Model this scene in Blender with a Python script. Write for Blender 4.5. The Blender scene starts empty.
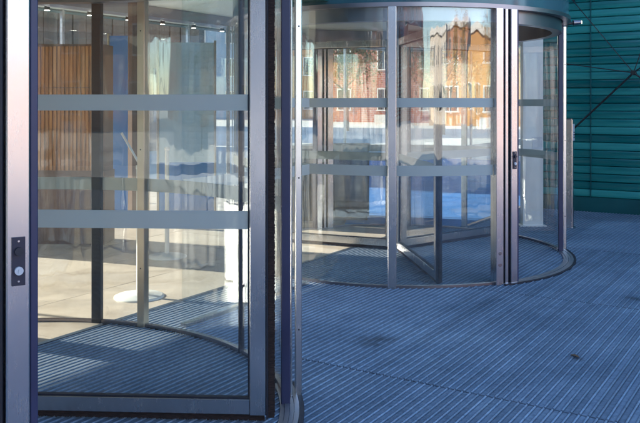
import bpy, math, random
from mathutils import Vector, Matrix
random.seed(7)
R = math.radians
scene = bpy.context.scene
col = scene.collection

# ---------------------------------------------------------------- camera
cam_d = bpy.data.cameras.new('camera')
cam_d.sensor_width = 36.0
cam_d.lens = 36.0 * 800 / 640
cam_d.shift_y = -108.5 / 640
cam_d.clip_start = 0.05
cam_d.clip_end = 2000
cam = bpy.data.objects.new('camera', cam_d)
cam.location = (0, 0, 1.5)
cam.rotation_euler = (R(90), 0, 0)
col.objects.link(cam)
scene.camera = cam

# ---------------------------------------------------------------- light
SUN_ANGLE = 160.0      # direction the sun stands in, degrees counter-clockwise from +X
SUN_EL = 22.9
world = bpy.data.worlds.new('World')
scene.world = world
world.use_nodes = True
wn = world.node_tree
bg = wn.nodes['Background']
sky = wn.nodes.new('ShaderNodeTexSky')
sky.sky_type = 'NISHITA'
sky.sun_disc = False
sky.sun_elevation = R(SUN_EL)
sky.sun_rotation = R((90 - SUN_ANGLE) % 360)
sky.air_density = 1.0
sky.dust_density = 0.2
sky.ozone_density = 2.5
wn.links.new(sky.outputs['Color'], bg.inputs['Color'])
bg.inputs['Strength'].default_value = 0.15
sun_d = bpy.data.lights.new('sun', 'SUN')
sun_d.energy = 5.0
sun_d.angle = R(0.5)
sun_d.color = (1.0, 0.90, 0.76)
sun = bpy.data.objects.new('sun', sun_d)
sv = Vector((math.cos(R(SUN_ANGLE)) * math.cos(R(SUN_EL)), math.sin(R(SUN_ANGLE)) * math.cos(R(SUN_EL)), math.sin(R(SUN_EL))))
sun.rotation_euler = (-sv).to_track_quat('-Z', 'Y').to_euler()
col.objects.link(sun)
vs = scene.view_settings
vs.view_transform = 'Standard'
vs.look = 'None'
vs.exposure = 1.9
vs.gamma = 1.0
cy = scene.cycles
cy.max_bounces = 14
cy.diffuse_bounces = 4
cy.glossy_bounces = 6
cy.transmission_bounces = 6
cy.transparent_max_bounces = 64
cy.use_denoising = True
cy.sample_clamp_indirect = 6.0
cy.caustics_reflective = False
cy.caustics_refractive = False

# ---------------------------------------------------------------- helpers
FA = R(58)                                   # direction of the facade line
U = Vector((math.cos(FA), math.sin(FA), 0))
V = Vector((math.sin(FA), -math.cos(FA), 0))
Z = Vector((0, 0, 1))
def W(u, v, z=0.0):
    return U * u + V * v + Z * z

class MB:
    def __init__(s):
        s.v, s.f, s.sm, s.mi = [], [], [], []
    def quad(s, pts, smooth=False):
        b = len(s.v)
        s.v += [tuple(p) for p in pts]
        s.f.append(tuple(range(b, b + len(pts)))); s.sm.append(smooth)
    def hexa(s, c, smooth=False):
        """c: 8 corners, bottom ccw then top ccw"""
        b = len(s.v)
        s.v += [tuple(p) for p in c]
        for f in ((3, 2, 1, 0), (4, 5, 6, 7), (0, 1, 5, 4), (1, 2, 6, 5), (2, 3, 7, 6), (3, 0, 4, 7)):
            s.f.append(tuple(b + i for i in f)); s.sm.append(smooth)
        return s
    def obox(s, o, ex, ey, ez, x0, x1, y0, y1, z0, z1):
        o = Vector(o); P = lambda a, b_, c: o + ex * a + ey * b_ + ez * c
        s.hexa([P(x0, y0, z0), P(x1, y0, z0), P(x1, y1, z0), P(x0, y1, z0), P(x0, y0, z1), P(x1, y0, z1), P(x1, y1, z1), P(x0, y1, z1)])
        return s
    def box(s, x0, x1, y0, y1, z0, z1):
        return s.obox((0, 0, 0), Vector((1, 0, 0)), Vector((0, 1, 0)), Z, x0, x1, y0, y1, z0, z1)
    def bbox(s, o, ex, ey, ez, x0, x1, y0, y1, z0, z1, bev):
        """box whose four ez-edges are chamfered"""
        o = Vector(o)
        ring = [(x0 + bev, y0), (x1 - bev, y0), (x1, y0 + bev), (x1, y1 - bev), (x1 - bev, y1), (x0 + bev, y1), (x0, y1 - bev), (x0, y0 + bev)]
        lo = [o + ex * a + ey * b + ez * z0 for a, b in ring]
        hi = [o + ex * a + ey * b + ez * z1 for a, b in ring]
        n = 8
        for i in range(n):
            j = (i + 1) % n
            s.quad([lo[i], lo[j], hi[j], hi[i]])
        s.quad(hi); s.quad(lo[::-1])
        return s
    def arc(s, r0, r1, z0, z1, a0, a1, step=1.5, ends=True, c=(0, 0)):
        n = max(2, int(round(abs(a1 - a0) / step)))
        full = abs(abs(a1 - a0) - 360) < 1e-6
        A = [R(a0 + (a1 - a0) * i / n) for i in range(n + 1)]
        def strip(ra, za, rb, zb, flip):
            b = len(s.v)
            for t in A:
                s.v.append((c[0] + ra * math.cos(t), c[1] + ra * math.sin(t), za))
                s.v.append((c[0] + rb * math.cos(t), c[1] + rb * math.sin(t), zb))
            for i in range(n):
                q = (b + 2 * i, b + 2 * i + 2, b + 2 * i + 3, b + 2 * i + 1)
                s.f.append(q[::-1] if flip else q); s.sm.append(True)
        strip(r1, z0, r1, z1, False)
        strip(r0, z0, r0, z1, True)
        strip(r0, z1, r1, z1, True)
        strip(r0, z0, r1, z0, False)
        if ends and not full:
            for t, fl in ((A[0], False), (A[-1], True)):
                q = [(c[0] + r * math.cos(t), c[1] + r * math.sin(t), z) for r, z in ((r0, z0), (r1, z0), (r1, z1), (r0, z1))]
                s.quad(q[::-1] if fl else q)
        return s
    def disc(s, r, z0, z1, n=64, c=(0, 0)):
        P = [(c[0] + r * math.cos(2 * math.pi * i / n), c[1] + r * math.sin(2 * math.pi * i / n)) for i in range(n)]
        s.quad([(x, y, z1) for x, y in P]); s.quad([(x, y, z0) for x, y in P[::-1]])
        b = len(s.v)
        for x, y in P: s.v += [(x, y, z0), (x, y, z1)]
        for i in range(n):
            j = (i + 1) % n
            s.f.append((b + 2 * i, b + 2 * j, b + 2 * j + 1, b + 2 * i + 1)); s.sm.append(True)
        return s
    def tube(s, p0, p1, r, n=12, r1=None):
        p0, p1 = Vector(p0), Vector(p1); r1 = r if r1 is None else r1
        d = (p1 - p0).normalized()
        a = d.orthogonal().normalized(); b_ = d.cross(a)
        c0 = [p0 + (a * math.cos(2 * math.pi * i / n) + b_ * math.sin(2 * math.pi * i / n)) * r for i in range(n)]
        c1 = [p1 + (a * math.cos(2 * math.pi * i / n) + b_ * math.sin(2 * math.pi * i / n)) * r1 for i in range(n)]
        b = len(s.v)
        for i in range(n): s.v += [tuple(c0[i]), tuple(c1[i])]
        for i in range(n):
            j = (i + 1) % n
            s.f.append((b + 2 * i, b + 2 * j, b + 2 * j + 1, b + 2 * i + 1)); s.sm.append(True)
        s.quad(c1); s.quad(c0[::-1])
        return s
    def lathe(s, prof, n=24, c=(0, 0)):
        b = len(s.v)
        for r, z in prof:
            for i in range(n):
                t = 2 * math.pi * i / n
                s.v.append((c[0] + r * math.cos(t), c[1] + r * math.sin(t), z))
        for k in range(len(prof) - 1):
            for i in range(n):
                j = (i + 1) % n
                s.f.append((b + k * n + i, b + k * n + j, b + (k + 1) * n + j, b + (k + 1) * n + i)); s.sm.append(True)
        return s
    def mesh(s, name, mat):
        m = bpy.data.meshes.new(name)
        m.from_pydata(s.v, [], s.f)
        m.polygons.foreach_set('use_smooth', s.sm)
        for x in (mat if isinstance(mat, (list, tuple)) else (mat,)): m.materials.append(x)
        if s.mi: m.polygons.foreach_set('material_index', s.mi)
        m.update()
        return m
    def build(s, name, mat, parent=None, loc=None):
        return put(name, s.mesh(name, mat), parent, loc)

def put(name, mesh, parent=None, loc=None, rot=None):
    o = bpy.data.objects.new(name, mesh)
    col.objects.link(o)
    if parent is not None: o.parent = parent
    if loc is not None: o.location = loc
    if rot is not None: o.rotation_euler = rot
    return o
def tag(o, label=None, cat=None, group=None, kind=None):
    if label: o['label'] = label
    if cat: o['category'] = cat
    if group: o['group'] = group
    if kind: o['kind'] = kind
    return o
def empty(name, loc=(0, 0, 0)):
    o = bpy.data.objects.new(name, None)
    o.empty_display_size = 0.2
    col.objects.link(o); o.location = loc
    return o

# ---------------------------------------------------------------- materials
def mat(name):
    m = bpy.data.materials.new(name); m.use_nodes = True
    nt = m.node_tree
    return m, nt, nt.nodes['Principled BSDF'], nt.nodes['Material Output']
def N(nt, t, **kw):
    n = nt.nodes.new(t)
    for k, v in kw.items(): setattr(n, k, v)
    return n
def ramp(nt, fac, stops):
    r = N(nt, 'ShaderNodeValToRGB')
    while len(r.color_ramp.elements) < len(stops): r.color_ramp.elements.new(0.5)
    for e, (p, c) in zip(r.color_ramp.elements, stops):
        e.position = p; e.color = (*c, 1)
    nt.links.new(fac, r.inputs[0])
    return r.outputs[0]
def noise(nt, scale=(1, 1, 1), s=5.0, detail=4.0, rough=0.55, coord='Object'):
    tc = N(nt, 'ShaderNodeTexCoord'); mp = N(nt, 'ShaderNodeMapping')
    mp.inputs['Scale'].default_value = scale
    nt.links.new(tc.outputs[coord], mp.inputs[0])
    n = N(nt, 'ShaderNodeTexNoise')
    n.inputs['Scale'].default_value = s; n.inputs['Detail'].default_value = detail; n.inputs['Roughness'].default_value = rough
    nt.links.new(mp.outputs[0], n.inputs['Vector'])
    return n.outputs['Fac']
def plain(name, c, rough=0.5, metal=0.0, var=0.12, s=6.0, scale=(1, 1, 1), bump=0.0, bs=60.0, rvar=0.1, spec=0.5):
    m, nt, p, out = mat(name)
    f = noise(nt, scale, s)
    lo = tuple(max(0, x * (1 - var)) for x in c); hi = tuple(min(1, x * (1 + var)) for x in c)
    nt.links.new(ramp(nt, f, [(0.3, lo), (0.7, hi)]), p.inputs['Base Color'])
    r = N(nt, 'ShaderNodeMapRange')
    r.inputs['To Min'].default_value = max(0.02, rough - rvar); r.inputs['To Max'].default_value = min(1, rough + rvar)
    nt.links.new(f, r.inputs['Value']); nt.links.new(r.outputs[0], p.inputs['Roughness'])
    p.inputs['Metallic'].default_value = metal
    p.inputs['Specular IOR Level'].default_value = spec
    if bump:
        f2 = noise(nt, scale, bs, 3)
        b = N(nt, 'ShaderNodeBump'); b.inputs['Strength'].default_value = bump; b.inputs['Distance'].default_value = 0.01
        nt.links.new(f2, b.inputs['Height']); nt.links.new(b.outputs[0], p.inputs['Normal'])
    return m
def glass(name, tint=(0.962, 0.980, 0.976), f0=0.09, wob=0.085):
    m, nt, p, out = mat(name)
    nt.nodes.remove(p)
    lw = N(nt, 'ShaderNodeLayerWeight'); lw.inputs['Blend'].default_value = 0.5
    po = N(nt, 'ShaderNodeMath', operation='POWER'); po.inputs[1].default_value = 5.0
    nt.links.new(lw.outputs['Facing'], po.inputs[0])
    ma = N(nt, 'ShaderNodeMath', operation='MULTIPLY_ADD'); ma.inputs[1].default_value = 1 - f0; ma.inputs[2].default_value = f0
    nt.links.new(po.outputs[0], ma.inputs[0])
    tr = N(nt, 'ShaderNodeBsdfTransparent'); tr.inputs[0].default_value = (*tint, 1)
    gl = N(nt, 'ShaderNodeBsdfGlossy'); gl.inputs['Roughness'].default_value = 0.0
    gl.inputs['Color'].default_value = (1, 1, 1, 1)
    if wob:
        f = noise(nt, (2.2, 2.2, 0.22), 1.6, 2.5)
        b = N(nt, 'ShaderNodeBump'); b.inputs['Strength'].default_value = wob; b.inputs['Distance'].default_value = 0.2
        nt.links.new(f, b.inputs['Height']); nt.links.new(b.outputs[0], gl.inputs['Normal'])
    mx = N(nt, 'ShaderNodeMixShader')
    nt.links.new(ma.outputs[0], mx.inputs[0]); nt.links.new(tr.outputs[0], mx.inputs[1]); nt.links.new(gl.outputs[0], mx.inputs[2])
    sm = noise(nt, (1, 1, 0.5), 5.0, 6, 0.7)
    mr = N(nt, 'ShaderNodeMapRange'); mr.inputs['From Min'].default_value = 0.42; mr.inputs['From Max'].default_value = 0.8
    mr.inputs['To Min'].default_value = 0.002; mr.inputs['To Max'].default_value = 0.045
    nt.links.new(sm, mr.inputs['Value'])
    du = N(nt, 'ShaderNodeBsdfDiffuse'); du.inputs[0].default_value = (0.7, 0.7, 0.68, 1)
    m2 = N(nt, 'ShaderNodeMixShader')
    nt.links.new(mr.outputs[0], m2.inputs[0]); nt.links.new(mx.outputs[0], m2.inputs[1]); nt.links.new(du.outputs[0], m2.inputs[2])
    nt.links.new(m2.outputs[0], out.inputs['Surface'])
    return m
def frosted(name, c, see=0.22):
    m, nt, p, out = mat(name)
    nt.nodes.remove(p)
    d = N(nt, 'ShaderNodeBsdfDiffuse'); d.inputs[0].default_value = (*c, 1)
    t = N(nt, 'ShaderNodeBsdfTranslucent'); t.inputs[0].default_value = (*c, 1)
    a = N(nt, 'ShaderNodeMixShader'); a.inputs[0].default_value = 0.4
    nt.links.new(d.outputs[0], a.inputs[1]); nt.links.new(t.outputs[0], a.inputs[2])
    tr = N(nt, 'ShaderNodeBsdfTransparent')
    b = N(nt, 'ShaderNodeMixShader'); b.inputs[0].default_value = see
    nt.links.new(a.outputs[0], b.inputs[1]); nt.links.new(tr.outputs[0], b.inputs[2])
    nt.links.new(b.outputs[0], out.inputs['Surface'])
    return m
def emit(name, c, st):
    m, nt, p, out = mat(name)
    p.inputs['Base Color'].default_value = (*c, 1)
    p.inputs['Emission Color'].default_value = (*c, 1); p.inputs['Emission Strength'].default_value = st
    return m
def wood(name, a, b_, c):
    m, nt, p, out = mat(name)
    oi = N(nt, 'ShaderNodeObjectInfo')
    tc = N(nt, 'ShaderNodeTexCoord'); mp = N(nt, 'ShaderNodeMapping'); mp.inputs['Scale'].default_value = (16, 16, 0.9)
    ad = N(nt, 'ShaderNodeVectorMath', operation='ADD')
    nt.links.new(tc.outputs['Object'], ad.inputs[0]); nt.links.new(oi.outputs['Location'], ad.inputs[1])
    nt.links.new(ad.outputs[0], mp.inputs[0])
    n = N(nt, 'ShaderNodeTexNoise'); n.inputs['Scale'].default_value = 2.2; n.inputs['Detail'].default_value = 6; n.inputs['Roughness'].default_value = 0.6
    nt.links.new(mp.outputs[0], n.inputs['Vector'])
    nt.links.new(ramp(nt, n.outputs['Fac'], [(0.28, a), (0.5, b_), (0.74, c)]), p.inputs['Base Color'])
    p.inputs['Roughness'].default_value = 0.5
    return m

M = {}
def steel(name, c, rough):
    m, nt, p, out = mat(name)
    f = noise(nt, (220, 220, 2.0), 3.0, 2)
    r = N(nt, 'ShaderNodeMapRange'); r.inputs['To Min'].default_value = -0.02; r.inputs['To Max'].default_value = 0.03
    nt.links.new(f, r.inputs['Value'])
    f3 = noise(nt, (1, 1, 0.6), 9.0, 6, 0.7)
    r3 = N(nt, 'ShaderNodeMapRange'); r3.inputs['From Min'].default_value = 0.35; r3.inputs['From Max'].default_value = 0.7
    r3.inputs['To Min'].default_value = rough - 0.012; r3.inputs['To Max'].default_value = rough + 0.028
    nt.links.new(f3, r3.inputs['Value'])
    ad = N(nt, 'ShaderNodeMath', operation='ADD'); nt.links.new(r.outputs[0], ad.inputs[0]); nt.links.new(r3.outputs[0], ad.inputs[1])
    nt.links.new(ad.outputs[0], p.inputs['Roughness'])
    f2 = noise(nt, (3, 3, 1), 2.5, 5)
    nt.links.new(ramp(nt, f2, [(0.3, tuple(x * 0.92 for x in c)), (0.7, c)]), p.inputs['Base Color'])
    p.inputs['Metallic'].default_value = 1.0
    return m
M['steel'] = steel('brushed_steel', (0.65, 0.64, 0.65), 0.25)
M['steel_dark'] = steel('dark_steel', (0.30, 0.28, 0.30), 0.32)
M['steel_track'] = steel('track_steel', (0.42, 0.42, 0.46), 0.45)
M['steel_warm'] = steel('warm_tint_steel', (0.52, 0.45, 0.36), 0.3)  # warm tint paints the beige lobby's reflection onto the drum post
M['rubber'] = plain('black_rubber', (0.018, 0.019, 0.03), 0.55)
M['navy'] = plain('navy_gasket', (0.03, 0.035, 0.09), 0.4)
M['bristle'] = plain('brush_bristle', (0.045, 0.026, 0.022), 0.9, var=0.7, s=40, scale=(1, 1, 8), bump=0.8, bs=120)
M['glass'] = glass('clear_glass')
M['glass_leaf'] = glass('leaf_glass', (0.970, 0.983, 0.980), 0.03, 0.012)
M['glass_facade'] = glass('facade_glass', (0.945, 0.968, 0.972), 0.05, 0.02)
M['film'] = frosted('frosted_film', (0.70, 0.75, 0.73), 0.13)
M['white'] = plain('white_lacquer', (0.78, 0.78, 0.75), 0.35, var=0.04)
M['cream'] = plain('cream_panel', (0.72, 0.66, 0.52), 0.5, var=0.05)
def teal_slat():
    m, nt, p, out = mat('teal_enamel')
    oi = N(nt, 'ShaderNodeObjectInfo')
    f = noise(nt, (0.25, 0.25, 3), 2.0, 3)
    ad = N(nt, 'ShaderNodeMath', operation='MULTIPLY_ADD'); ad.inputs[1].default_value = 0.55
    nt.links.new(oi.outputs['Random'], ad.inputs[0]); nt.links.new(f, ad.inputs[2])
    nt.links.new(ramp(nt, ad.outputs[0], [(0.4, (0.002, 0.095, 0.098)), (0.75, (0.003, 0.15, 0.145)), (1.05, (0.025, 0.27, 0.25))]), p.inputs['Base Color'])  # lighter slats at random: streak highlights painted into the colour
    r = N(nt, 'ShaderNodeMapRange'); r.inputs['To Min'].default_value = 0.10; r.inputs['To Max'].default_value = 0.3
    nt.links.new(oi.outputs['Random'], r.inputs['Value']); nt.links.new(r.outputs[0], p.inputs['Roughness'])
    return m
M['teal'] = teal_slat()
M['teal_dark'] = plain('dark_teal_enamel', (0.004, 0.08, 0.085), 0.35, var=0.2, s=2)
M['fascia'] = plain('fascia_glass', (0.05, 0.13, 0.16), 0.12, var=0.15, s=1.0, rvar=0.04)
M['black'] = plain('black_metal', (0.012, 0.014, 0.016), 0.45)
M['plastic_dark'] = plain('navy_plastic', (0.02, 0.022, 0.045), 0.45)
M['plastic_light'] = plain('pale_plastic', (0.6, 0.62, 0.66), 0.35)
M['blue'] = plain('blue_panel', (0.06, 0.26, 0.75), 0.3, var=0.15, s=1.5)
M['paleblue'] = plain('pale_blue_panel', (0.48, 0.70, 0.90), 0.3, var=0.1, s=1.5)
M['brown'] = plain('brown_fabric_wall', (0.20, 0.125, 0.095), 0.8, var=0.18, s=14, scale=(8, 8, 0.6))
M['wood'] = wood('larch_slat', (0.17, 0.065, 0.02), (0.42, 0.19, 0.065), (0.62, 0.33, 0.13))
M['concrete'] = plain('pale_paving', (0.56, 0.53, 0.48), 0.85, var=0.1, s=0.6, bump=0.2, bs=30)
M['ceiling'] = plain('ceiling_paint', (0.66, 0.71, 0.66), 0.6, var=0.03)
M['carpet'] = plain('blue_carpet', (0.05, 0.20, 0.54), 0.95, var=0.15, s=3, bump=0.3, bs=300)
M['lamp'] = emit('lamp_glow', (1.0, 0.93, 0.8), 6.0)
M['white_led'] = emit('led_glow', (1.0, 0.85, 0.55), 2.0)
M['mat_back'] = plain('mat_backing', (0.035, 0.055, 0.10), 0.9)

def mat_rib(name='mat_insert', gain=1.0, metal=0.0, rg=(0.9, 0.7)):
    m, nt, p, out = mat(name)
    oi = N(nt, 'ShaderNodeObjectInfo')
    g = N(nt, 'ShaderNodeNewGeometry')
    mp = N(nt, 'ShaderNodeMapping'); mp.inputs['Scale'].default_value = (1, 1, 1)
    nt.links.new(g.outputs['Position'], mp.inputs[0])
    n1 = N(nt, 'ShaderNodeTexNoise'); n1.inputs['Scale'].default_value = 1.1; n1.inputs['Detail'].default_value = 7; n1.inputs['Roughness'].default_value = 0.65
    nt.links.new(mp.outputs[0], n1.inputs['Vector'])
    n2 = N(nt, 'ShaderNodeTexNoise'); n2.inputs['Scale'].default_value = 55; n2.inputs['Detail'].default_value = 3
    nt.links.new(mp.outputs[0], n2.inputs['Vector'])
    c1 = ramp(nt, n1.outputs['Fac'], [(0.30, (0.125 * gain, 0.168 * gain, 0.228 * gain)), (0.52, (0.20 * gain, 0.252 * gain, 0.328 * gain)), (0.72, (0.275 * gain, 0.335 * gain, 0.41 * gain))])
    mx = N(nt, 'ShaderNodeMix', data_type='RGBA', blend_type='MULTIPLY'); mx.inputs['Factor'].default_value = 0.55
    nt.links.new(c1, mx.inputs['A'])
    nt.links.new(ramp(nt, n2.outputs['Fac'], [(0.3, (0.45, 0.45, 0.48)), (0.6, (1, 1, 1))]), mx.inputs['B'])
    n3 = N(nt, 'ShaderNodeTexNoise'); n3.inputs['Scale'].default_value = 70; n3.inputs['Detail'].default_value = 1
    nt.links.new(mp.outputs[0], n3.inputs['Vector'])
    sk = N(nt, 'ShaderNodeMix', data_type='RGBA'); sk.inputs['B'].default_value = (0.5, 0.5, 0.48, 1)
    r3 = N(nt, 'ShaderNodeMapRange'); r3.inputs['From Min'].default_value = 0.80; r3.inputs['From Max'].default_value = 0.84; r3.inputs['To Max'].default_value = 0.8
    nt.links.new(n3.outputs['Fac'], r3.inputs['Value']); nt.links.new(r3.outputs[0], sk.inputs['Factor'])
    nt.links.new(mx.outputs['Result'], sk.inputs['A'])
    # an old oily stain and a few smaller ones trodden into the ribs
    last = sk.outputs['Result']
    for (sx, sy, sr) in ((0.37, 5.06, 0.17), (0.30, 4.95, 0.10), (1.5, 4.66, 0.05), (1.0, 6.9, 0.12), (2.4, 6.1, 0.10)):
        sub = N(nt, 'ShaderNodeVectorMath', operation='DISTANCE'); sub.inputs[1].default_value = (sx, sy, 0.01)
        nz = N(nt, 'ShaderNodeTexNoise'); nz.inputs['Scale'].default_value = 11; nt.links.new(g.outputs['Position'], nz.inputs['Vector'])
        nt.links.new(g.outputs['Position'], sub.inputs[0])
        ad = N(nt, 'ShaderNodeMath', operation='MULTIPLY_ADD'); ad.inputs[1].default_value = sr * 1.6; nt.links.new(nz.outputs['Fac'], ad.inputs[0])
        nt.links.new(sub.outputs['Value'], ad.inputs[2])
        mr = N(nt, 'ShaderNodeMapRange'); mr.inputs['From Min'].default_value = sr * 0.75; mr.inputs['From Max'].default_value = sr * 1.7
        mr.inputs['To Min'].default_value = 0.65; mr.inputs['To Max'].default_value = 0.0
        nt.links.new(ad.outputs[0], mr.inputs['Value'])
        mk = N(nt, 'ShaderNodeMix', data_type='RGBA'); mk.inputs['B'].default_value = (0.05, 0.045, 0.045, 1)
        nt.links.new(mr.outputs[0], mk.inputs['Factor']); nt.links.new(last, mk.inputs['A'])
        last = mk.outputs['Result']
    tv = N(nt, 'ShaderNodeMapRange'); tv.inputs['To Min'].default_value = 0.84; tv.inputs['To Max'].default_value = 1.12
    nt.links.new(oi.outputs['Random'], tv.inputs['Value'])
    tm = N(nt, 'ShaderNodeVectorMath', operation='SCALE')
    nt.links.new(last, tm.inputs[0]); nt.links.new(tv.outputs[0], tm.inputs['Scale'])
    nt.links.new(tm.outputs[0], p.inputs['Base Color'])
    p.inputs['Metallic'].default_value = metal
    r = N(nt, 'ShaderNodeMapRange'); r.inputs['To Min'].default_value = rg[0]; r.inputs['To Max'].default_value = rg[1]
    nt.links.new(n1.outputs['Fac'], r.inputs['Value']); nt.links.new(r.outputs[0], p.inputs['Roughness'])
    return m
M['rib'] = mat_rib()
M['crest'] = mat_rib('mat_crest', 1.75, 0.5, (0.55, 0.4))

def stone():
    m, nt, p, out = mat('lobby_stone')
    oi = N(nt, 'ShaderNodeObjectInfo')
    g = N(nt, 'ShaderNodeNewGeometry')
    n1 = N(nt, 'ShaderNodeTexNoise'); n1.inputs['Scale'].default_value = 3.5; n1.inputs['Detail'].default_value = 7; n1.inputs['Roughness'].default_value = 0.65
    nt.links.new(g.outputs['Position'], n1.inputs['Vector'])
    ad = N(nt, 'ShaderNodeMath', operation='MULTIPLY_ADD'); ad.inputs[1].default_value = 0.25
    nt.links.new(oi.outputs['Random'], ad.inputs[0]); nt.links.new(n1.outputs['Fac'], ad.inputs[2])
    nt.links.new(ramp(nt, ad.outputs[0], [(0.3, (0.40, 0.33, 0.265)), (0.6, (0.56, 0.475, 0.39)), (0.95, (0.66, 0.58, 0.50))]), p.inputs['Base Color'])
    p.inputs['Roughness'].default_value = 0.38
    return m
M['stone'] = stone()

def brick_mat(name, a, b_):
    m, nt, p, out = mat(name)
    tc = N(nt, 'ShaderNodeTexCoord')
    br = N(nt, 'ShaderNodeTexBrick'); br.inputs['Scale'].default_value = 1.0
    br.inputs['Brick Width'].default_value = 0.5; br.inputs['Row Height'].default_value = 0.16; br.inputs['Mortar Size'].default_value = 0.015
    br.inputs['Color1'].default_value = (*a, 1); br.inputs['Color2'].default_value = (*b_, 1); br.inputs['Mortar'].default_value = (0.4, 0.35, 0.3, 1)
    mp = N(nt, 'ShaderNodeMapping'); mp.inputs['Rotation'].default_value = (R(90), 0, 0)
    nt.links.new(tc.outputs['Object'], mp.inputs[0]); nt.links.new(mp.outputs[0], br.inputs['Vector'])
    nt.links.new(br.outputs['Color'], p.inputs['Base Color'])
    p.inputs['Roughness'].default_value = 0.85
    return m

# ================================================================ SETTING
V0 = -3.58                 # facade line
VB = -10.0                 # back glazing of the lobby
ROOF = 5.3
CEIL = 2.95
UEND = 20.0
TEAL_U = 11.3

g = MB(); g.quad([(-900, -900, -0.03), (900, -900, -0.03), (900, 900, -0.03), (-900, 900, -0.03)])
tag(g.build('plaza_ground', M['concrete']), kind='structure')

# ---- entrance mat: panels of aluminium ribs running along the facade
mat_root = MB()
a, b_, c, d = W(-5.0, -4.1), W(TEAL_U, -4.1), W(TEAL_U, 5.77), W(-5.0, 5.77)
mat_root.hexa([p + Z * -0.025 for p in (a, d, c, b_)] + [p + Z * -0.006 for p in (a, d, c, b_)])
mat_floor = tag(mat_root.build('entrance_mat', M['mat_back']), kind='structure')
PITCH, LEN = 1.35 / 32, 2.22
def rib_section(mb, L, y):
    """a blue fibre insert beside a raised aluminium crest"""
    for mi, pr in ((0, [(-0.0155, -0.006), (-0.0155, 0.0045), (-0.011, 0.0075), (0.006, 0.0085), (0.0125, 0.0065), (0.0135, -0.006)]),
                   (1, [(0.0145, -0.006), (0.0150, 0.0105), (0.0175, 0.0130), (0.0215, 0.0130), (0.0240, 0.0105), (0.0245, -0.006)])):
        A = [(0.007, y + p, z) for p, z in pr]; B = [(L - 0.007, y + p, z) for p, z in pr]
        for i in range(5):
            mb.quad([A[i], A[i + 1], B[i + 1], B[i]][::-1]); mb.mi.append(mi)
        mb.quad(A); mb.quad(B[::-1]); mb.mi += [mi, mi]
rb = MB(); rib_section(rb, LEN, 0.0)
rib_mesh = rb.mesh('mat_rib', (M['rib'], M['crest']))
panel_cache = {}
vrows = [(-4.1, -3.68)] + [(-3.68 + 1.35 * k, -3.68 + 1.35 * (k + 1)) for k in range(7)]
ucols = [-4.98 + LEN * k for k in range(8)]
rot = (0, 0, FA)
for (v0, v1) in vrows:
    for u0 in ucols:
        L = min(LEN, TEAL_U - 0.02 - u0)
        if L < 0.1: continue
        n = int((v1 - v0) / PITCH + 0.02)
        jit = random.uniform(-0.0012, 0.0012)
        base = W(u0, v1) + Z * jit
        if -2.4 < v0 < 0.0 and 1.0 < u0 < 7.0:
            pb = MB(); pb.box(0.002, L - 0.002, 0.0, v1 - v0 - 0.004, -0.0055, -0.002)
            po = pb.build('mat_panel', M['mat_back'], mat_floor, base); po.rotation_euler = rot
            for k in range(n):
                put('mat_rib', rib_mesh, po, (0, 0.018 + k * PITCH, random.uniform(-0.0006, 0.0006)))
        else:
            key = (round(L, 3), n)
            if key not in panel_cache:
                pb = MB()
                for k in range(n): rib_section(pb, L, 0.018 + k * PITCH)
                panel_cache[key] = pb.mesh('mat_panel', (M['rib'], M['crest']))
            po = put('mat_panel', panel_cache[key], mat_floor, base, rot)
            po['kind'] = 'stuff'

# ---- lobby floor of stone slabs
lf = MB()
a, b_, c, d = W(-9, -4.11), W(UEND, -4.11), W(UEND, VB - 0.1), W(-9, VB - 0.1)
lf.hexa([p + Z * -0.028 for p in (a, b_, c, d)] + [p + Z * -0.004 for p in (a, b_, c, d)])
lobby_floor = tag(lf.build('lobby_floor', M['mat_back']), kind='structure')
SU, SV = 1.2, 0.735
sb = MB(); sb.box(0.002, SU - 0.002, 0.002, SV - 0.002, -0.004, 0.011)
slab_mesh = sb.mesh('stone_slab', M['stone'])
for i in range(24):
    for j in range(8):
        u0 = -8.6 + SU * i + (0.6 if j % 2 else 0.0)
        if u0 + SU > UEND: continue
        put('stone_slab', slab_mesh, lobby_floor, W(u0, -4.115 - SV * j) + Z * random.uniform(-0.0008, 0.0008), rot)
cp = [(9.04, -3.67), (19.9, -3.67), (19.9, -9.9), (14.6, -9.9), (12.6, -8.0), (10.6, -6.2), (9.3, -5.35), (8.5, -4.95), (8.8, -4.5)]  # carpet outline widened to stand in for blue reflections in the drum glass
ca = MB(); ca.quad([W(u, v, 0.02) for u, v in cp][::-1])
b0 = len(cp)
for i in range(b0):
    p, q = cp[i], cp[(i + 1) % b0]
    ca.quad([W(*p, 0.0), W(*q, 0.0), W(*q, 0.02), W(*p, 0.02)])
tag(ca.build('carpet', M['carpet']), 'blue carpet with slanting edge on the stone lobby floor, widened to imitate blue glass reflections', 'carpet')

# ---- lobby ceiling
lc = MB()
lc.obox((0, 0, 0), U, V, Z, -9, UEND, VB + 0.02, V0 - 0.16, CEIL, CEIL + 0.08)
tag(lc.build('lobby_ceiling', M['ceiling']), kind='structure')

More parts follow.
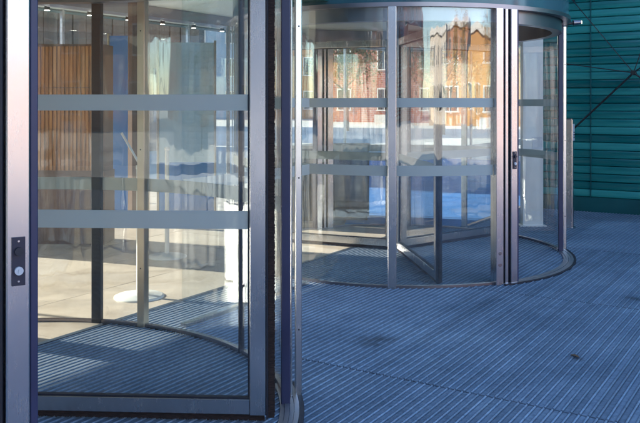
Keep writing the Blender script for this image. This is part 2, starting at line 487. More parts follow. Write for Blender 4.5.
# ---- the entrance building: upper storey and glazing
bld = empty('entrance_building', W(5, -7))
BO = -W(5, -7)
tag(bld, 'two-storey glass entrance building with teal upper facade and stone lobby', 'building')
def bpart(name, m, fn, parent=bld, off=None):
    mb = MB(); fn(mb)
    mb.v = [tuple(Vector(p) + BO) for p in mb.v]
    return mb.build(name, m, parent)
bpart('upper_wall', M['teal_dark'], lambda m: (
    m.obox((0, 0, 0), U, V, Z, -9, UEND, V0 - 0.15, V0 + 0.15, 2.34, ROOF),
    m.obox((0, 0, 0), U, V, Z, -9, UEND, VB - 0.25, VB, CEIL - 0.02, ROOF),
    m.obox((0, 0, 0), U, V, Z, UEND + 0.005, UEND + 0.25, VB - 0.25, V0 + 0.15, CEIL - 0.02, ROOF),
    m.obox((0, 0, 0), U, V, Z, -9.25, -9.005, VB - 0.25, V0 + 0.15, 0, ROOF)))
bpart('roof', M['concrete'], lambda m: m.obox((0, 0, 0), U, V, Z, -9.3, UEND + 0.3, VB - 0.3, V0 + 0.2, ROOF + 0.003, ROOF + 0.25))
def screen(u0, u1, v, z1, mull=True, band=True, n=1):
    for k in range(n):
        a = u0 + (u1 - u0) * k / n; b = u0 + (u1 - u0) * (k + 1) / n
        p = bpart('glass_pane', M['glass_facade'], lambda m: m.obox((0, 0, 0), U, V, Z, a + 0.02, b - 0.02, v - 0.006, v + 0.006, 0.04, z1))
        if band:
            for z0, zz in ((0.91, 0.995), (1.465, 1.54)):
                bpart('safety_band', M['film'], lambda m: m.obox((0, 0, 0), U, V, Z, a + 0.02, b - 0.02, v + 0.008, v + 0.010, z0, zz), p)
    bpart('bottom_rail', M['steel'], lambda m: m.obox((0, 0, 0), U, V, Z, u0 + 0.03, u1 - 0.05, v - 0.025, v + 0.025, -0.004, 0.038))
    if mull:
        for k in range(n + 1):
            a = u0 + (u1 - u0) * k / n
            bpart('mullion', M['steel'], lambda m: m.bbox((0, 0, 0), U, V, Z, a - 0.022, a + 0.022, v - 0.05, v + 0.012, 0.0, z1 + 0.02, 0.004))
UA, UB = 2.29, 7.27
screen(UA + 1.70, UB - 1.70, V0, 2.34, n=2, mull=False)
screen(UB + 1.74, TEAL_U - 0.05, V0, 2.34, n=2)
screen(UA - 1.74 - 5.0, UA - 1.74, V0, 2.34, n=3)
screen(-9, UEND, VB + 0.06, CEIL, n=10, band=False)
for k in range(6):
    v0 = VB + 0.1 + (V0 - VB - 0.2) * k / 6; v1 = VB + 0.1 + (V0 - VB - 0.2) * (k + 1) / 6
    bpart('glass_pane', M['glass_facade'], lambda m: m.obox((0, 0, 0), U, V, Z, UEND + 0.05, UEND + 0.062, v0 + 0.02, v1 - 0.02, 0.04, CEIL))
    bpart('mullion', M['steel_dark'], lambda m: m.obox((0, 0, 0), U, V, Z, UEND + 0.02, UEND + 0.1, v0 - 0.02, v0 + 0.02, 0, CEIL))

# ================================================================ REVOLVING DOORS
RD = 1.64
def revolving_door(center, leaf_angles, label, ja=-58.0, jb=8.6, sensor=False):
    root = tag(empty('revolving_door', center), label, 'revolving door', 'revolving doors of the glass entrance')
    def P(name, m, fn, parent=root):
        mb = MB(); fn(mb); return mb.build(name, m, parent)
    def radial(a):
        t = R(a); return Vector((math.cos(t), math.sin(t), 0)), Vector((-math.sin(t), math.cos(t), 0))
    # floor track
    P('floor_track', M['steel_track'], lambda m: [m.arc(r0, r1, 0.0, z, a0, a1, 2.0) for r0, r1, z in
        ((1.605, 1.626, 0.016), (1.628, 1.65, 0.019), (1.652, 1.672, 0.016), (1.674, 1.698, 0.019)) for a0, a1 in ((ja - 4, jb + 6), (ja + 176, jb + 186))])
    P('track_seal', M['rubber'], lambda m: [m.arc(1.70, 1.722, 0.0, 0.019, a0, a1, 2.0) for a0, a1 in ((ja - 4, jb + 6), (ja + 176, jb + 186))])
    # drum glass
    panes = [(jb - 180, -134), (-134, -97), (-97, ja - 6.4), (jb, 36), (36, 68), (68, 80), (80, ja + 173.6)]
    for a0, a1 in panes:
        p = P('drum_pane', M['glass'], lambda m: m.arc(RD - 0.006, RD + 0.006, 0.0305, 2.275, a0 + 0.12, a1 - 0.12, 1.2))
        for z0, z1 in ((0.91, 0.995), (1.465, 1.54)):
            P('safety_band', M['film'], lambda m: m.arc(RD + 0.0075, RD + 0.0085, z0, z1, a0 + 0.12, a1 - 0.12, 1.5), p)
    for a0, a1 in ((jb - 180, ja - 6), (jb, ja + 174)):
        P('base_channel', M['steel_dark'], lambda m: m.arc(RD - 0.016, RD + 0.016, 0.0, 0.030, a0, a1, 1.5))
    # posts: a = angle, tangential half width, radial in/out
    def post(a, hw, ri, ro, m='steel', name='post', z1=2.275):
        er, et = radial(a)
        return P(name, M[m], lambda b: b.bbox((0, 0, 0), er, et, Z, ri, ro, -hw, hw, 0.0, z1, 0.004))
    post(-97, 0.034, 1.60, 1.685)
    post(-134, 0.008, 1.622, 1.658, 'steel_dark')
    post(36, 0.010, 1.622, 1.658, 'rubber', 'glazing_joint')
    post(68, 0.029, 1.612, 1.668, 'steel_warm')
    er3, et3 = radial(68)
    for z in (0.4, 1.19, 1.98):
        P('screw', M['rubber'], lambda b: b.tube(er3 * 1.6125 + Z * z, er3 * 1.6105 + Z * z, 0.005, 10))
    post(80, 0.033, 1.612, 1.662, 'black')
    for base in (0, 180):
        # double jamb with seal at one side of the opening
        j1 = post(ja - 5.1 + base, 0.036, 1.605, 1.69)
        post(ja - 3.4 + base, 0.010, 1.612, 1.668, 'rubber', 'seal')
        post(ja - 2.5 + base, 0.015, 1.605, 1.682, 'steel', 'trim')
        post(ja - 1.6 + base, 0.010, 1.612, 1.668, 'rubber', 'seal')
        j2 = post(ja + base, 0.034, 1.605, 1.69)
        post(ja + 1.65 + base, 0.0125, 1.60, 1.678, 'navy', 'seal')
        post(jb + base, 0.020, 1.688, 1.722)
        post(jb - 1.25 + base, 0.006, 1.661, 1.671, 'steel', 'trim')
        post(jb - 3.9 + base, 0.015, 1.61, 1.655, 'navy', 'seal')
        er, et = radial(ja + base)
        pl = P('button_plate', M['plastic_dark'], lambda b: b.bbox((0, 0, 0), er, Z, et, 1.6885, 1.696, 0.955, 1.10, -0.019, 0.019, 0.001), j2)
        def knob(b, z, r, h0, h1): b.tube(er * h0 + Z * z, er * h1 + Z * z, r, 20)
        P('push_button', M['rubber'], lambda b: knob(b, 1.058, 0.0125, 1.694, 1.707), j2)
        P('key_switch', M['plastic_light'], lambda b: (knob(b, 1.000, 0.0125, 1.694, 1.704), b.bbox(er * 1.703 + Z * 1.0, er, Z, et, 0, 0.004, -0.006, 0.006, -0.0015, 0.0015, 0.0004)), j2)
        for z in (1.088, 0.968):
            P('screw', M['steel'], lambda b: knob(b, z, 0.003, 1.695, 1.698), j2)
        er2, et2 = radial(jb + base)
        for z in (0.35, 1.12, 1.89):
            P('screw', M['rubber'], lambda b: b.tube(er2 * 1.706 - et2 * 0.0195 + Z * z, er2 * 1.706 - et2 * 0.0215 + Z * z, 0.0042, 10))
        er1, et1 = radial(ja - 5.1 + base)
        for z in (0.27, 0.175):
            P('lock_cylinder', M['steel_dark'], lambda b: b.tube(er1 * 1.689 + Z * z, er1 * 1.694 + Z * z, 0.014, 16), j1)
    # top
    P('top_trim', M['steel_dark'], lambda m: m.arc(1.60, 1.672, 2.277, 2.312, 0, 360, 2.0))
    P('ring_beam', M['steel_dark'], lambda m: m.arc(1.50, 1.59, 2.17, 2.385, 0, 360, 2.0))
    P('drum_ceiling', M['ceiling'], lambda m: m.disc(1.51, 2.36, 2.40, 72))
    P('fascia', M['fascia'], lambda m: m.arc(1.60, 1.655, 2.314, 2.80, 0, 360, 2.0))
    P('canopy_roof', M['steel_dark'], lambda m: m.disc(1.65, 2.802, 2.85, 72))
    # shaft and leaves
    P('shaft', M['steel'], lambda m: m.tube((0, 0, 0.0), (0, 0, 2.36), 0.028, 20))
    P('pivot_base', M['steel'], lambda m: m.lathe([(0.10, 0.0), (0.10, 0.02), (0.065, 0.035), (0.06, 0.07), (0.045, 0.085), (0.03, 0.09)], 24))
    P('hub', M['steel_dark'], lambda m: m.lathe([(0.03, 2.06), (0.09, 2.07), (0.09, 2.14), (0.11, 2.15), (0.11, 2.36)], 24))
    for la in leaf_angles:
        er, et = radial(la)
        lf_ = P('door_leaf', M['glass_leaf'], lambda m: m.obox((0, 0, 0), er, et, Z, 0.09, 1.49, -0.006, 0.006, 0.10, 2.10))
        fr = 'steel'
        P('outer_stile', M[fr], lambda m: m.bbox((0, 0, 0), er, et, Z, 1.472, 1.55, -0.022, 0.022, 0.046, 2.145, 0.004), lf_)
        P('inner_stile', M[fr], lambda m: m.bbox((0, 0, 0), er, et, Z, 0.045, 0.115, -0.022, 0.022, 0.046, 2.145, 0.004), lf_)
        P('bottom_rail', M[fr], lambda m: m.bbox((0, 0, 0), et, Z, er, -0.0205, 0.0205, 0.047, 0.117, 0.117, 1.470, 0.003), lf_)
        P('top_rail', M[fr], lambda m: m.bbox((0, 0, 0), et, Z, er, -0.0205, 0.0205, 2.075, 2.144, 0.117, 1.470, 0.003), lf_)
        P('gasket', M['rubber'], lambda m: (m.obox((0, 0, 0), er, et, Z, 0.116, 1.471, -0.013, 0.013, 0.1175, 0.125), m.obox((0, 0, 0), er, et, Z, 0.116, 1.471, -0.013, 0.013, 2.067, 2.0745),
            m.obox((0, 0, 0), er, et, Z, 1.463, 1.4715, -0.013, 0.013, 0.1255, 2.0665), m.obox((0, 0, 0), er, et, Z, 0.1155, 0.124, -0.013, 0.013, 0.1255, 2.0665)), lf_)
        P('seal_holder', M['rubber'], lambda m: m.obox((0, 0, 0), er, et, Z, 1.5505, 1.558, -0.027, 0.027, 0.03, 2.145), lf_)
        P('brush_seal', M['bristle'], lambda m: brush(m, er, et), lf_)
        P('floor_brush', M['bristle'], lambda m: floor_brush(m, er, et), lf_)
        for z0, z1 in ((0.91, 0.995), (1.465, 1.54)):
            P('safety_band', M['film'], lambda m: m.obox((0, 0, 0), er, et, Z, 0.117, 1.470, -0.009, -0.0075, z0, z1), lf_)
    if sensor:
        er, et = radial(4)
        sn = P('sensor_arm', M['black'], lambda m: (m.tube(er * 1.71 + Z * 2.30, er * 1.83 + Z * 2.325, 0.016, 12), m.bbox(er * 1.70 + Z * 2.30, er, et, Z, 0, 0.045, -0.04, 0.04, -0.04, 0.04, 0.004)), root)
        P('sensor_head', M['steel_dark'], lambda m: m.tube(er * 1.82 + Z * 2.323, er * 1.90 + Z * 2.33, 0.028, 14, 0.022), sn)
        P('sensor_lens', M['white_led'], lambda m: m.tube(er * 1.90 + Z * 2.33, er * 1.908 + Z * 2.3305, 0.016, 12), sn)
    return root
def brush(m, er, et):
    rr = random.Random(3)
    n = 420
    for k in range(n):
        z = 0.03 + 2.11 * k / n
        j = rr.uniform(-0.003, 0.0015); dz = rr.uniform(-0.001, 0.0005)
        m.hexa([er * 1.551 + et * -0.009 + Z * z, er * (1.588 + j) + et * -0.006 + Z * (z + dz), er * (1.588 + j) + et * 0.006 + Z * (z + dz), er * 1.551 + et * 0.009 + Z * z,
                er * 1.551 + et * -0.009 + Z * (z + 0.0068), er * (1.588 + j) + et * -0.006 + Z * (z + dz + 0.0070), er * (1.588 + j) + et * 0.006 + Z * (z + dz + 0.0070), er * 1.551 + et * 0.009 + Z * (z + 0.0068)])
def floor_brush(m, er, et):
    rr = random.Random(5)
    n = 300
    for k in range(n):
        r = 0.06 + 1.48 * k / n
        lo = 0.014 + rr.uniform(0, 0.006)
        m.obox(er * r, er, et, Z, 0, 0.0046, -0.008, 0.008, lo, 0.046)
CA = W(UA, -3.55)
CB = W(UB, -3.62)
revolving_door(CA, (-3, 117, 237), 'revolving door whose glass leaf stands before the wood-slatted lobby wall')
revolving_door(CB, (-83, 37, 157), 'revolving door with drum glass beside the teal wall, small sensor on its rim', -60.8, 2.0, True)

# ================================================================ TEAL WALL
tw = tag(empty('teal_wall', W(TEAL_U, 0)), 'teal wall of horizontal glossy slats beside the entrance mat', 'wall')
def tpart(name, m, fn, parent=None):
    mb = MB(); fn(mb); return mb.build(name, m, parent or tw)
tpart('backing', M['teal_dark'], lambda m: m.obox((0, 0, 0), U, V, Z, 0.06, 0.20, -3.42, 7.5, 0.0, 5.2))
tpart('plinth', M['teal_dark'], lambda m: m.obox((0, 0, 0), U, V, Z, 0.0, 0.058, -3.42, 7.5, 0.0, 0.205))
sl = MB()
prof = [(0.040, 0.0), (0.012, 0.002), (0.004, 0.012), (0.0, 0.035), (0.001, 0.065), (0.006, 0.09), (0.014, 0.102), (0.040, 0.1065)]
for i in range(len(prof) - 1):
    (x0, z0), (x1, z1) = prof[i], prof[i + 1]
    sl.quad([U * x0 + V * -3.42 + Z * z0, U * x1 + V * -3.42 + Z * z1, U * x1 + V * 7.5 + Z * z1, U * x0 + V * 7.5 + Z * z0], True)
slat_mesh = sl.mesh('slat', M['teal'])
for k in range(46):
    o = put('slat', slat_mesh, tw, (0, 0, 0.208 + k * 0.1075))
    q = Matrix.Rotation(R(random.gauss(0, 2.0)), 4, V)
    o.rotation_euler = q.to_euler()
for v_ in (-2.67, -0.4, 1.9, 4.2, 6.5):
    tpart('joint_strip', M['teal_dark'], lambda m: m.obox((0, 0, 0), U, V, Z, -0.012, 0.02, v_ - 0.006, v_ + 0.006, 0.2, 5.1))
# tension rods braced over the wall, meeting at a hub
br = tag(empty('rod_bracing', W(TEAL_U - 0.13, -2.09)), 'dark steel tension rods meeting at a hub in front of the teal wall', 'bracing')
hub = Vector((0, 0, 1.90))
mb = MB(); mb.tube(hub - U * 0.05, hub + U * 0.06, 0.032, 18); mb.build('hub', M['black'], br)
for dv, z, r in ((-0.86, 1.07, 0.013), (-0.93, 2.05, 0.007), (-0.80, 2.92, 0.006), (2.2, 3.6, 0.009), (2.2, 0.25, 0.013), (0.55, 3.55, 0.006)):
    e = V * dv + Z * z
    d_ = (e - hub)
    mb = MB(); mb.tube(hub + d_.normalized() * 0.03, hub + d_ * (1.0 if dv < 0 else 1.0), r, 10)
    # wall anchor
    mb.tube(e - U * 0.0, e + U * 0.15, r * 1.5, 10)
    mb.build('tension_rod', M['black'], br)

# ================================================================ THINGS OUTSIDE
sp = tag(empty('steel_pillar', W(9.73, -2.55)), 'slim stainless steel pillar with access panel between revolving door and teal wall', 'pillar')
mb = MB(); mb.bbox((0, 0, 0), U, V, Z, -0.04, 0.04, -0.045, 0.045, 0.0, 1.3, 0.006); mb.build('shaft', M['steel'], sp)
mb = MB(); mb.bbox((0, 0, 0), U, V, Z, -0.032, 0.032, -0.036, 0.036, 1.3, 1.312, 0.006); mb.build('cap', M['steel_dark'], sp)
mb = MB(); mb.bbox((0, 0, 0), U, V, Z, -0.06, 0.06, -0.062, 0.062, 0.0, 0.014, 0.006); mb.build('base_plate', M['steel'], sp)
mb = MB(); mb.obox((0, 0, 0), U, V, Z, -0.03, 0.03, 0.0455, 0.054, 1.05, 1.25); mb.build('access_panel', M['plastic_light'], sp)
mb = MB(); [mb.tube(V * 0.054 + U * a + Z * z, V * 0.058 + U * a + Z * z, 0.007, 10) for a in (-0.014, 0.014) for z in (1.09, 1.12, 1.15)]; mb.build('keypad', M['plastic_dark'], sp)
wp = tag(empty('white_pylon', (2.58, 9.75, 0)), 'tall white pylon with small grey card behind the glass drum', 'pylon')
mb = MB(); mb.bbox((0, 0, 0), Vector((1, 0, 0)), Vector((0, 1, 0)), Z, -0.125, 0.125, -0.06, 0.06, 0.0, 2.3, 0.006); mb.build('body', M['white'], wp)
mb = MB(); mb.box(-0.01, 0.11, -0.064, -0.0605, 0.94, 1.09); mb.build('card', M['plastic_light'], wp)
mb = MB(); mb.box(-0.16, 0.16, -0.09, 0.09, 0.0, 0.02); mb.build('foot', M['white'], wp)

# ================================================================ THINGS IN THE LOBBY
# wood-clad box
ww = tag(empty('wood_wall', (-2.27, 8.35, 0)), 'wood-slatted wall over a brown base at the back of the lobby', 'wall')
ex = Vector((-1, 0.06, 0)).normalized(); ey = Vector((0.06, 1, 0)).normalized()
def wpart(name, m, fn, parent=ww):
    mb = MB(); fn(mb); return mb.build(name, m, parent)
wpart('base', M['brown'], lambda m: m.obox((0, 0, 0), ex, ey, Z, 0.0, 2.6, 0.05, 0.40, 0.0, 0.78))
wpart('core', M['brown'], lambda m: m.obox((0, 0, 0), ex, ey, Z, 0.01, 2.6, 0.03, 0.38, 0.782, 2.12))
pm = MB()
pw, ph = 0.515, 0.435
for i in range(12):
    x = pw * i / 12
    pm.obox((0, 0, 0), ex, ey, Z, x + 0.003, x + pw / 12 - 0.009, -0.018 + (0.006 if i % 3 == 1 else 0), 0.012, 0.004, ph - 0.004)
pm.obox((0, 0, 0), ex, ey, Z, 0.002, pw - 0.002, 0.0125, 0.026, 0.002, ph - 0.002)
panel_mesh = pm.mesh('slat_panel', M['wood'])
for i in range(5):
    for j in range(3):
        put('slat_panel', panel_mesh, ww, ex * (0.012 + pw * i) + Z * (0.79 + ph * j + random.uniform(-0.003, 0.003)))
# stanchions
def stanchion(x, y, h, label, arm=False):
    o = tag(empty('barrier_post', (x, y, 0)), label, 'barrier post', 'white barrier posts in the lobby')
    mb = MB(); mb.lathe([(0.19, 0.011), (0.19, 0.019), (0.175, 0.026), (0.05, 0.034), (0.03, 0.05), (0.0, 0.05)], 36); mb.build('base_plate', M['white'], o)
    mb = MB(); mb.tube((0, 0, 0.03), (0, 0, h), 0.021, 20); mb.build('pole', M['white'], o)
    mb = MB(); mb.lathe([(0.021, h - 0.01), (0.026, h - 0.005), (0.026, h + 0.02), (0.0, h + 0.028)], 20); mb.build('cap', M['white'], o)
    mb = MB(); mb.lathe([(0.021, h * .62), (0.027, h * .62 + 0.005), (0.027, h * .62 + 0.05), (0.021, h * .62 + 0.055)], 20); mb.build('collar', M['white'], o)
    if arm:
        mb = MB(); mb.tube((0.02, 0, h + 0.0), (-0.14, 0.02, h + 0.27), 0.009, 12); mb.build('arm', M['white'], o)
stanchion(-1.39, 6.15, 1.0, 'white pole with slanting arm on a round floor plate', True)
stanchion(-1.48, 7.74, 1.05, 'plain white pole on round plate in front of blue display panels')
# blue display panels
def panel(name, label, x, y, w, h, ang, mt, low=None):
    o = tag(empty(name, (x, y, 0)), label, 'panel')
    e1 = Vector((math.cos(R(ang)), math.sin(R(ang)), 0)); e2 = Vector((-math.sin(R(ang)), math.cos(R(ang)), 0))
    def q(n, m, *a):
        mb = MB(); mb.bbox((0, 0, 0), e1, e2, Z, *a, 0.004); mb.build(n, m, o)
    z0 = 0.75 if low else 0.08
    q('board', mt, -w / 2 + 0.03, w / 2 - 0.03, -0.015, 0.015, z0, h - 0.03)
    if low: q('lower_board', low, -w / 2 + 0.03, w / 2 - 0.03, -0.014, 0.014, 0.08, 0.745)
    for s in (-1, 1): q('upright', M['steel_warm'], s * w / 2 - 0.03 if s > 0 else -w / 2, w / 2 if s > 0 else -w / 2 + 0.03, -0.025, 0.025, 0.011, h)
    for s in (-1, 1): q('foot', M['steel_dark'], s * (w / 2 - 0.05) - 0.03, s * (w / 2 - 0.05) + 0.03, -0.2, 0.2, 0.011, 0.03)
panel('display_panel', 'solid blue upright display panel beside the wood-slatted wall', -2.48, 10.35, 0.55, 2.4, -4, M['blue'])
panel('display_panel', 'display panel with pale upper board and blue lower board', -1.70, 10.2, 0.75, 2.3, 6, M['paleblue'], M['blue'])
mb = MB(); mb.bbox((0, 0, 0), U, V, Z, -0.05, 0.05, -0.04, 0.04, 0.011, CEIL, 0.006)
tag(mb.build('brown_column', M['brown'], None, (-2.28, 9.75, 0)), 'thin brown column rising in front of the blue display panel', 'column')
mb = MB(); mb.bbox((0, 0, 0), U, V, Z, -0.045, 0.045, -0.05, 0.05, -0.003, 0.42, 0.008)
cb = tag(empty('cream_bollard', (-0.62, 6.15, 0)), 'short square cream bollard inside the glass between the doors', 'bollard')
mb.build('body', M['cream'], cb)
mb = MB(); mb.bbox((0, 0, 0), U, V, Z, -0.038, 0.038, -0.043, 0.043, 0.42, 0.43, 0.006); mb.build('cap', M['steel'], cb)
# spotlights along the back edge of the ceiling
for k in range(14):
    p = W(2.0 + 0.75 * k, -8.9)
    s_ = tag(empty('spotlight', p + Z * CEIL), 'small white spotlight in the row under the lobby ceiling', 'spotlight', 'ceiling spotlights')
    mb = MB(); mb.tube((0, 0, 0), (0, 0, -0.10), 0.008, 8); mb.build('stem', M['black'], s_)
    mb = MB(); mb.tube((0, 0, -0.09), (0, 0, -0.19), 0.03, 12, 0.042); mb.build('head', M['black'], s_)
    mb = MB(); mb.tube((0, 0, -0.19), (0, 0, -0.194), 0.036, 12); mb.build('lens', M['lamp'], s_)
mb = MB(); mb.obox((0, 0, 0), U, V, Z, 1.5, 12.5, -8.75, -8.45, CEIL - 0.16, CEIL - 0.002)
tag(mb.build('ceiling_duct', M['steel_dark']), 'long dark duct under the lobby ceiling behind the spotlights', 'duct')

# ================================================================ TOWN AROUND
BR = [brick_mat('orange_brick', (0.42, 0.15, 0.06), (0.50, 0.20, 0.08)), brick_mat('red_brick', (0.34, 0.07, 0.035), (0.42, 0.10, 0.05)),
      plain('ochre_render', (0.50, 0.25, 0.07), 0.85, s=0.8), plain('pale_render', (0.62, 0.56, 0.48), 0.85, s=0.8), brick_mat('salmon_brick', (0.50, 0.20, 0.11), (0.54, 0.24, 0.13))]
M['pane'] = plain('dark_window', (0.02, 0.03, 0.04), 0.08, var=0.3, s=0.6)
M['tile'] = plain('roof_tile', (0.20, 0.08, 0.05), 0.8, s=3)
M['trim'] = plain('white_trim', (0.66, 0.64, 0.6), 0.6)
def building(x, y, w, d, h, ang, mt, label, gable=False, fl=3.2, bay=3.0):
    o = tag(empty('town_building', (x, y, -0.03)), label, 'building', 'buildings across the plaza')
    o.rotation_euler = (0, 0, R(ang))
    mb = MB(); mb.box(-w / 2, w / 2, 0, d, 0, h); mb.build('wall', mt, o)
    mb = MB()
    if gable:
        rh = w * 0.42
        for s in (-1, 1):
            e = 0.3
            a = [Vector((s * (w / 2 + e), -e, h - 0.2)), Vector((0, -e, h + rh)), Vector((0, d + e, h + rh)), Vector((s * (w / 2 + e), d + e, h - 0.2))]
            mb.hexa([p for p in (a if s < 0 else a[::-1])] + [p + Z * 0.25 for p in (a if s < 0 else a[::-1])])
        mb.build('roof', M['tile'], o)
        gm = MB(); gm.quad([(-w / 2, 0.01, h), (w / 2, 0.01, h), (0, 0.01, h + rh)]); gm.quad([(-w / 2, d - 0.01, h), (w / 2, d - 0.01, h), (0, d - 0.01, h + rh)][::-1]); gm.build('gable', mt, o)
    else:
        mb.box(-w / 2 - 0.3, w / 2 + 0.3, -0.3, d + 0.3, h + 0.003, h + 0.5); mb.build('cornice', M['trim'], o)
    wm = MB(); wm.box(-0.7, 0.7, -0.11, 0.0, 0, 0.1); wm.box(-0.65, -0.55, -0.07, -0.003, 0.1, 1.7); wm.box(0.55, 0.65, -0.07, -0.003, 0.1, 1.7); wm.box(-0.65, 0.65, -0.07, -0.003, 1.7, 1.8); wm.box(-0.03, 0.03, -0.06, -0.004, 0.1, 1.7)
    wf = wm.mesh('window', M['trim'])
    pn = MB(); pn.box(-0.55, 0.55, -0.03, -0.004, 0.1, 1.7); pm_ = pn.mesh('pane', M['pane'])
    nx = max(1, int(w / bay)); nz = max(1, int(h / fl))
    for i in range(nx):
        for k in range(nz):
            xx = -w / 2 + w * (i + 0.5) / nx; zz = 0.9 + k * fl
            if zz + 1.9 > h: continue
            f = put('window', wf, o, (xx, 0, zz)); put('pane', pm_, f)
    dm = MB(); dm.box(-0.9, 0.9, -0.05, -0.004, 0.0, 0.6); dm.build('plinth', M['trim'], o)
# seen through the far end of the lobby and reflected in the drums (across the plaza)
def town(u, v, w, d, h, face, mt, label, **k):
    p = W(u, v); building(p.x, p.y, w, d, h, face, mt, label, **k)
# facing -v (local -y is the front): front normal = -V  -> rotate so that -Y maps to -V
FV = math.degrees(math.atan2(V.y, V.x)) - 90
town(-14, 40, 11, 9, 6.6, FV, BR[0], 'orange brick block with flat white cornice across the plaza')
town(-1.5, 38, 9, 9, 5.6, FV, BR[2], 'ochre rendered house with flat cornice across the plaza')
town(9, 41, 10, 10, 7, FV, BR[1], 'dark red brick block across the plaza')
town(19.5, 38, 9, 9, 4.6, FV, BR[4], 'salmon brick gabled house across the plaza', gable=True)
town(30, 42, 11, 10, 6.4, FV, BR[3], 'pale rendered block across the plaza')
town(42, 40, 11, 10, 6, FV, BR[0], 'lower orange brick block with white cornice', bay=3.6)
town(-27, 38, 12, 10, 6.6, FV, BR[3], 'broad pale rendered block with many windows', bay=2.6)
# beyond the end glazing, facing -u
FU = math.degrees(math.atan2(U.y, U.x)) - 90
town(52, 4, 11, 9, 13, FU, BR[4], 'salmon brick block beyond the end of the lobby')
town(55, -7.5, 10, 9, 15, FU, BR[0], 'orange brick block beyond the end of the lobby')
town(50, -18, 9, 9, 8, FU, BR[2], 'ochre gabled house beyond the end of the lobby', gable=True)
town(56, -29, 11, 9, 13, FU, BR[1], 'dark red brick block beyond the end of the lobby')
# behind the building, facing +v
town(8, -46, 12, 9, 12, FV + 180, BR[3], 'pale rendered block behind the entrance building')
town(22, -48, 12, 9, 14, FV + 180, BR[4], 'salmon brick block behind the entrance building')
town(-6, -48, 12, 9, 10, FV + 180, BR[2], 'ochre rendered block behind the entrance building')

# timber pavilion in the yard behind the lobby
tp = tag(empty('timber_pavilion', W(14.5, -18)), 'brown timber pavilion with grey roof edge in the yard behind the lobby', 'building')
def tpv(name, m, *a):
    mb = MB(); mb.obox((0, 0, 0), U, V, Z, *a); return mb.build(name, m, tp)
M['timber'] = wood('dark_timber', (0.07, 0.03, 0.015), (0.15, 0.07, 0.03), (0.22, 0.11, 0.05))
M['grey_fascia'] = plain('grey_fascia', (0.12, 0.12, 0.14), 0.5)
tpv('wall', M['timber'], -4.5, 6.5, -4.0, 0.0, -0.03, 5.4)
tpv('roof_edge', M['grey_fascia'], -4.8, 6.8, -4.3, 0.5, 5.403, 5.9)
for k in range(22):
    tpv('board', M['timber'], -4.5 + 0.5 * k + 0.02, -4.5 + 0.5 * k + 0.47, 0.003, 0.04 + 0.015 * (k % 3), 0.0, 5.3)
for k in range(4):
    w_ = tpv('window', M['grey_fascia'], -3.6 + 2.6 * k, -2.2 + 2.6 * k, 0.075, 0.11, 0.9, 2.6)
    mb = MB(); mb.obox((0, 0, 0), U, V, Z, -3.5 + 2.6 * k, -2.3 + 2.6 * k, 0.111, 0.12, 1.0, 2.5); mb.build('pane', M['pane'], w_)
# a dry leaf blown onto the mat
lfm = MB()
for sgn in (-1, 1):
    pts = [(0, -0.03, 0.0), (0.012 * sgn, -0.012, 0.006), (0.016 * sgn, 0.006, 0.009), (0.006 * sgn, 0.026, 0.006), (0, 0.030, 0.002)]
    lfm.quad(pts if sgn > 0 else pts[::-1])
    lfm.quad([(x, y, z - 0.0012) for x, y, z in (pts[::-1] if sgn > 0 else pts)])
lo = lfm.build('dry_leaf', plain('dead_leaf', (0.16, 0.09, 0.05), 0.8), None, (1.495, 4.69, 0.0135)); lo.rotation_euler = (0, 0, 0.8)
tag(lo, 'small curled brown leaf lying on the ribbed entrance mat', 'leaf')

M['bluegrey'] = plain('blue_grey_render', (0.30, 0.40, 0.50), 0.7, s=0.6)
building(-21, 46, 11, 10, 13, 0, BR[3], 'pale block beyond the timber pavilion in the yard')
building(-15, 78, 16, 12, 17, 0, M['bluegrey'], 'blue-grey rendered block beyond the back glazing')
building(0.8, 76, 14, 12, 12, 0, BR[2], 'ochre block next to the blue-grey one beyond the back glazing')

# unseen blocks added to darken the glass reflections, shaded side towards the entrance
FU2 = FU + 180
town(-38, 30, 12, 10, 14, FU2, BR[1], 'dark red brick block closing the square, added unseen to darken glass reflections')
town(-40, 16, 13, 10, 16, FU2, M['bluegrey'], 'blue-grey rendered block closing the square, added unseen to darken glass reflections')
town(-37, 3, 11, 10, 12, FU2, BR[0], 'orange brick block closing the square, added unseen to darken glass reflections')
town(-41, -10, 12, 10, 15, FU2, BR[4], 'salmon brick block closing the square, added unseen to darken glass reflections', bay=2.6)
# reception desk behind the second drum
M['slate'] = plain('slate_blue_laminate', (0.035, 0.055, 0.085), 0.35, s=3)
rd = tag(empty('reception_desk', (0.0, 10.05, 0.011)), 'dark slate reception desk with pale worktop behind the glass drum', 'desk')
def dpart(name, m, *a, bev=0.005):
    mb = MB(); mb.bbox((0, 0, 0), Vector((1, 0, 0)), Vector((0, 1, 0)), Z, *a, bev); return mb.build(name, m, rd)
dpart('body', M['slate'], -0.70, 0.62, 0.03, 0.55, 0.06, 0.915)
for k in range(3):
    dpart('front_panel', M['slate'], -0.69 + 0.435 * k, -0.69 + 0.435 * k + 0.425, 0.0, 0.028, 0.08, 0.90)
dpart('worktop', M['white'], -0.74, 0.66, -0.04, 0.60, 0.918, 0.955)
dpart('toe_kick', M['black'], -0.68, 0.60, 0.06, 0.52, 0.0, 0.058)

town(-20, -46, 12, 9, 11, FV + 180, BR[0], 'orange brick block added unseen behind the entrance building to darken glass reflections', bay=2.6)  # unseen blocks added to cover the yellow horizon mirrored in the drum
town(-34, -47, 13, 9, 12, FV + 180, M['bluegrey'], 'blue-grey block added unseen behind the entrance building to darken glass reflections')
town(-49, -45, 13, 9, 11, FV + 180, BR[1], 'dark red brick block added unseen behind the entrance building to darken glass reflections')

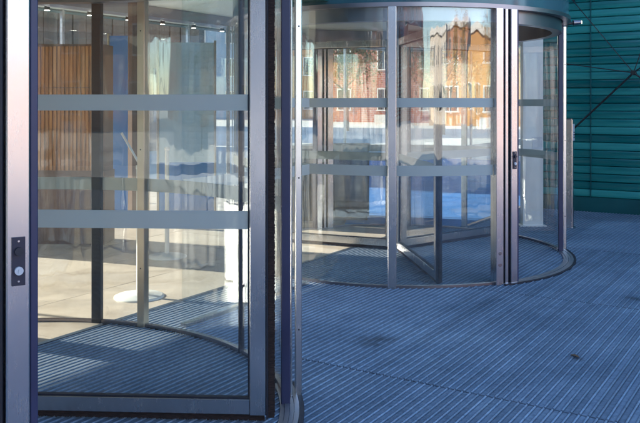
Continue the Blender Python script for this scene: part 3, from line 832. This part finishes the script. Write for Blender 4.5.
# autumn trees on the plaza
def leaf_mat():
    m, nt, p, out = mat('autumn_leaf')
    g_ = N(nt, 'ShaderNodeNewGeometry')
    nt.links.new(ramp(nt, g_.outputs['Random Per Island'], [(0.0, (0.10, 0.11, 0.02)), (0.4, (0.34, 0.22, 0.03)), (0.75, (0.45, 0.20, 0.03)), (1.0, (0.40, 0.09, 0.02))]), p.inputs['Base Color'])
    p.inputs['Roughness'].default_value = 0.7
    return m
M['leaf'] = leaf_mat(); M['bark'] = plain('bark', (0.10, 0.075, 0.055), 0.9, s=8, scale=(6, 6, 1))
def tree_meshes(seed):
    r_ = random.Random(seed)
    t = MB(); t.tube((0, 0, 0), (0.05, 0.03, 2.4), 0.14, 10, 0.09); t.tube((0.05, 0.03, 2.4), (0.0, 0.1, 4.6), 0.09, 8, 0.03)
    tips = [Vector((0, 0.1, 4.6))]
    for k in range(9):
        a = k * 2.4 + r_.random(); z0 = 1.9 + 0.25 * k; L = r_.uniform(1.0, 1.7) * (1.15 - 0.05 * k)
        e = Vector((math.cos(a) * L, math.sin(a) * L, z0 + r_.uniform(0.5, 1.2)))
        t.tube((0.04, 0.03, z0), e, 0.05, 6, 0.015); tips.append(e); tips.append(e * 0.6 + Vector((0, 0, z0 * 0.42)))
    c = MB()
    for k in range(2600):
        b = r_.choice(tips); p = b + Vector((r_.gauss(0, 0.42), r_.gauss(0, 0.42), r_.gauss(0.1, 0.36)))
        n = Vector((r_.gauss(0, 1), r_.gauss(0, 1), r_.gauss(0, 1))).normalized(); a = n.orthogonal().normalized() * r_.uniform(0.05, 0.10); b2 = n.cross(a) * 0.7
        c.quad([p - a, p + b2, p + a, p - b2])
    return t.mesh('trunk', M['bark']), c.mesh('crown', M['leaf'])
TM = [tree_meshes(11), tree_meshes(12)]
for i, (u, v, lab) in enumerate(((36, -15.5, 'autumn tree before the red brick block beyond the end of the lobby'), (33, -9.0, 'autumn tree before the orange brick block beyond the end of the lobby'),
        (38, -22.0, 'autumn tree before the ochre gabled house beyond the end of the lobby'), (5, 27, 'autumn tree on the plaza before the red brick block'),
        (15, 25, 'autumn tree on the plaza before the gabled house'), (-6, 26, 'autumn tree on the plaza before the ochre house'), (24, 27, 'autumn tree on the plaza before the pale block'))):
    o = tag(empty('autumn_tree', W(u, v, -0.03)), lab, 'tree', 'autumn trees on the plaza')
    o.rotation_euler = (0, 0, i * 1.3); o.scale = (1, 1, 1 + 0.06 * (i % 3))
    put('trunk', TM[i % 2][0], o); put('crown', TM[i % 2][1], o)
